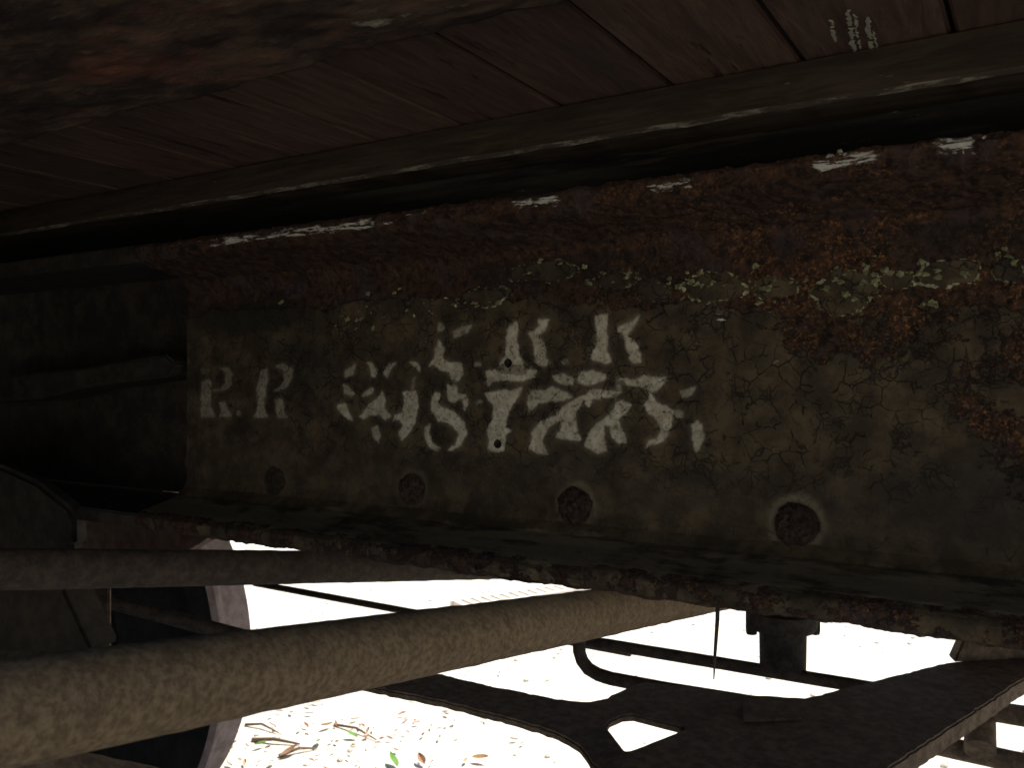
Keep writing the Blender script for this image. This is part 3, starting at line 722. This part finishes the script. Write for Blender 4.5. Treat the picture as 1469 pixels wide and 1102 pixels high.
# left: grimy hanger block and its foot
blk = empty('hanger_block', tuple(at(50, 800, 1.3)), 'grimy olive block with slanting foot at the left edge under the sill', 'hanger')
bm = bmesh.new(); yv = on_y(50, 740, .64).y
slab(bm, [on_y(x_, y_, .60) for x_, y_ in ((-150, 655), (0, 668), (50, 690), (98, 728), (106, 748), (106, 786), (80, 800), (-150, 800))], .03, n=Vector((-.4, .9, 0)), bev=.006); obj('block', bm, M_OLD, blk)
bm = bmesh.new()
slab(bm, [on_y(x_, y_, .62) for x_, y_ in ((-150, 801), (80, 801), (92, 850), (132, 936), (-150, 936))], .05, n=Vector((-.3, .95, 0)), bev=.004); obj('foot', bm, M_OLD, blk)
bm = bmesh.new()
slab(bm, [on_y(x_, y_, .75) for x_, y_ in ((88, 800), (156, 800), (156, 950), (120, 950))], .010, n=Vector((-.5, .85, 0)), bev=.003); obj('hanger_arm', bm, M_CAST, blk)
# red oxide crossbar between sill and rod
bm = bmesh.new()
slab(bm, [on_y(x_, y_, 1.05) for x_, y_ in ((60, 725), (60, 800), (253, 800), (253, 745))], .03, n=Vector((0, 1, 0)), bev=.002)
slab(bm, [on_y(x_, y_, 1.056) for x_, y_ in ((252, 745), (252, 800), (286, 780), (300, 770))], .03, n=Vector((0, 1, 0)), bev=.002)
tag(obj('brake_crossbar', bm, M_RED), 'reddish brown bar visible in the slit between sill and upper rod', 'bar')
# low brown bar at the bottom left
a = at(-60, 1120, .75); b = at(300, 1104, 1.0)
rod('lower_rod', M_CAST, a, at(400, 1200, 1.0), .042, 'dark brown bar at the bottom left under the thick tan rod', 'bar', None, .001, .01)

# ------------------------------------------------------------------ things on the sunlit ground
st = empty('edging_strip', tuple(on_z(740, 852, .01)), 'pale ribbed strip lying on the bright ground just under the sill', 'edging')
a = on_z(655, 866, .03); b = on_z(850, 836, .03); L = (b-a).length; dr = (b-a).normalized(); sdv = Vector((-dr.y, dr.x, 0))
bm = bmesh.new()
for s0, s1 in ((-.07, -.055), (.055, .07)):
    q = [a+sdv*s0, b+sdv*s0, b+sdv*s1, a+sdv*s1]; slab(bm, q, .03, bev=0)
obj('rail_edge', bm, M_EDGE, st, smooth=False)
bm = bmesh.new(); n = int(L/.055)
for k in range(n):
    p = a.lerp(b, (k+.2)/n); p2 = a.lerp(b, (k+.75)/n)
    slab(bm, [p-sdv*.054, p2-sdv*.054, p2+sdv*.054, p+sdv*.054], .028, bev=0)
obj('ribs', bm, M_EDGE, st, smooth=False)

def leaf_mesh(bm, p, ang, ln, tilt=None):
    wv = ln*random.uniform(.35, .55); n = 6; mid = []; l_ = []; r_ = []
    cu = random.uniform(.1, .35)
    R = Matrix.Rotation(ang, 3, 'Z') @ Matrix.Rotation(random.uniform(-.5, .5), 3, 'X') @ Matrix.Rotation(random.uniform(-.4, .4), 3, 'Y')
    for i in range(n+1):
        s = i/n; w = wv*.5*math.sin(math.pi*min(1, s*.98+.01))**.8*(1-.25*s)
        z = cu*ln*(s-.5)**2
        mid.append(bm.verts.new(p+R@Vector(((s-.5)*ln, 0, z+.004)))); l_.append(bm.verts.new(p+R@Vector(((s-.5)*ln, w, z+.008+cu*w)))); r_.append(bm.verts.new(p+R@Vector(((s-.5)*ln, -w, z+.008+cu*w))))
    for i in range(n):
        bm.faces.new((mid[i], mid[i+1], l_[i+1], l_[i])); bm.faces.new((r_[i], r_[i+1], mid[i+1], mid[i]))
for (px, py, mat, ln, lab) in ((457, 1066, M_LEAFG, .055, 'green leaf upright among twigs beside the wheel'), (563, 1094, M_LEAFG, .065, 'green leaf on bright ground right of the twigs at bottom'),
        (503, 1056, M_LEAFG, .045, 'small green leaf between twigs, right of the wheel'), (469, 1043, M_LEAFO, .045, 'orange brown leaf lying farthest back among the twigs'),
        (690, 1090, M_LEAFO, .05, 'orange leaf lying alone below the forked casting'), (605, 1092, M_LEAFB, .05, 'brown curled leaf beside the bottom green leaf'),
        (374, 1070, M_LEAFG, .04, 'yellow green leaf touching the wheel edge'), (415, 1080, M_LEAFB, .06, 'dark brown leaf under the twigs by the wheel')):
    bm = bmesh.new(); leaf_mesh(bm, on_z(px, py, .012), random.uniform(0, 6.28), ln)
    tag(obj('leaf', bm, mat), lab, 'leaf', 'leaves on the bright ground')
for (p, q, r, lab) in (((362, 1062), (430, 1068), .006, 'longest bent brown twig beside the wheel rim'), ((400, 1085), (455, 1074), .005, 'brown twig lying under the green leaf'), ((480, 1040), (540, 1062), .004, 'thin twig slanting away from the wheel'), ((352, 1040), (400, 1052), .004, 'thin pale twig near the wheel edge')):
    a = on_z(*p, .005); b = on_z(*q, .005); bm = bmesh.new()
    mpt = a.lerp(b, .5)+Vector((random.uniform(-.02, .02), random.uniform(-.02, .02), .01)); tube(bm, [a, mpt, b], [r*1.2, r, r*.5], 8, step=None)
    tag(obj('twig', bm, M_TWIG), lab, 'twig', 'twigs on the bright ground')
# uncountable litter and stones
bm = bmesh.new()
for _ in range(9000):
    x = random.uniform(-6, 3); y = random.uniform(1.55, 7)
    if random.random() > .010+.95*math.exp(-((x+1.95)**2/.40+(y-2.05)**2/.30)): continue
    leaf_mesh(bm, Vector((x, y, .006)), random.uniform(0, 6.28), random.uniform(.010, .032))
o = obj('leaf_litter', bm, M_LEAFP); tag(o, 'scattered dry leaf scraps on the bright ground', 'leaf litter', None, 'stuff')
for m_ in (M_LEAFB, M_LEAFO, M_TWIG, M_GROUND): o.data.materials.append(m_)
for i in range(0, len(o.data.polygons), 12):
    k = random.choice((0, 0, 0, 0, 4, 4, 4, 1, 2, 3))
    for j in range(i, min(i+12, len(o.data.polygons))): o.data.polygons[j].material_index = k
bm = bmesh.new()
for _ in range(2200):
    x = random.uniform(-6, 3); y = random.uniform(-3, 7); s = random.uniform(.004, .013)
    r = bmesh.ops.create_icosphere(bm, subdivisions=1, radius=s)
    for v in r['verts']: v.co = Vector((x+v.co.x*random.uniform(.7, 1.3), y+v.co.y*random.uniform(.7, 1.3), v.co.z*.7+s*.2))
tag(obj('gravel', bm, M_BALLAST, smooth=False), 'loose pale stones scattered over the ground', 'gravel', None, 'stuff')
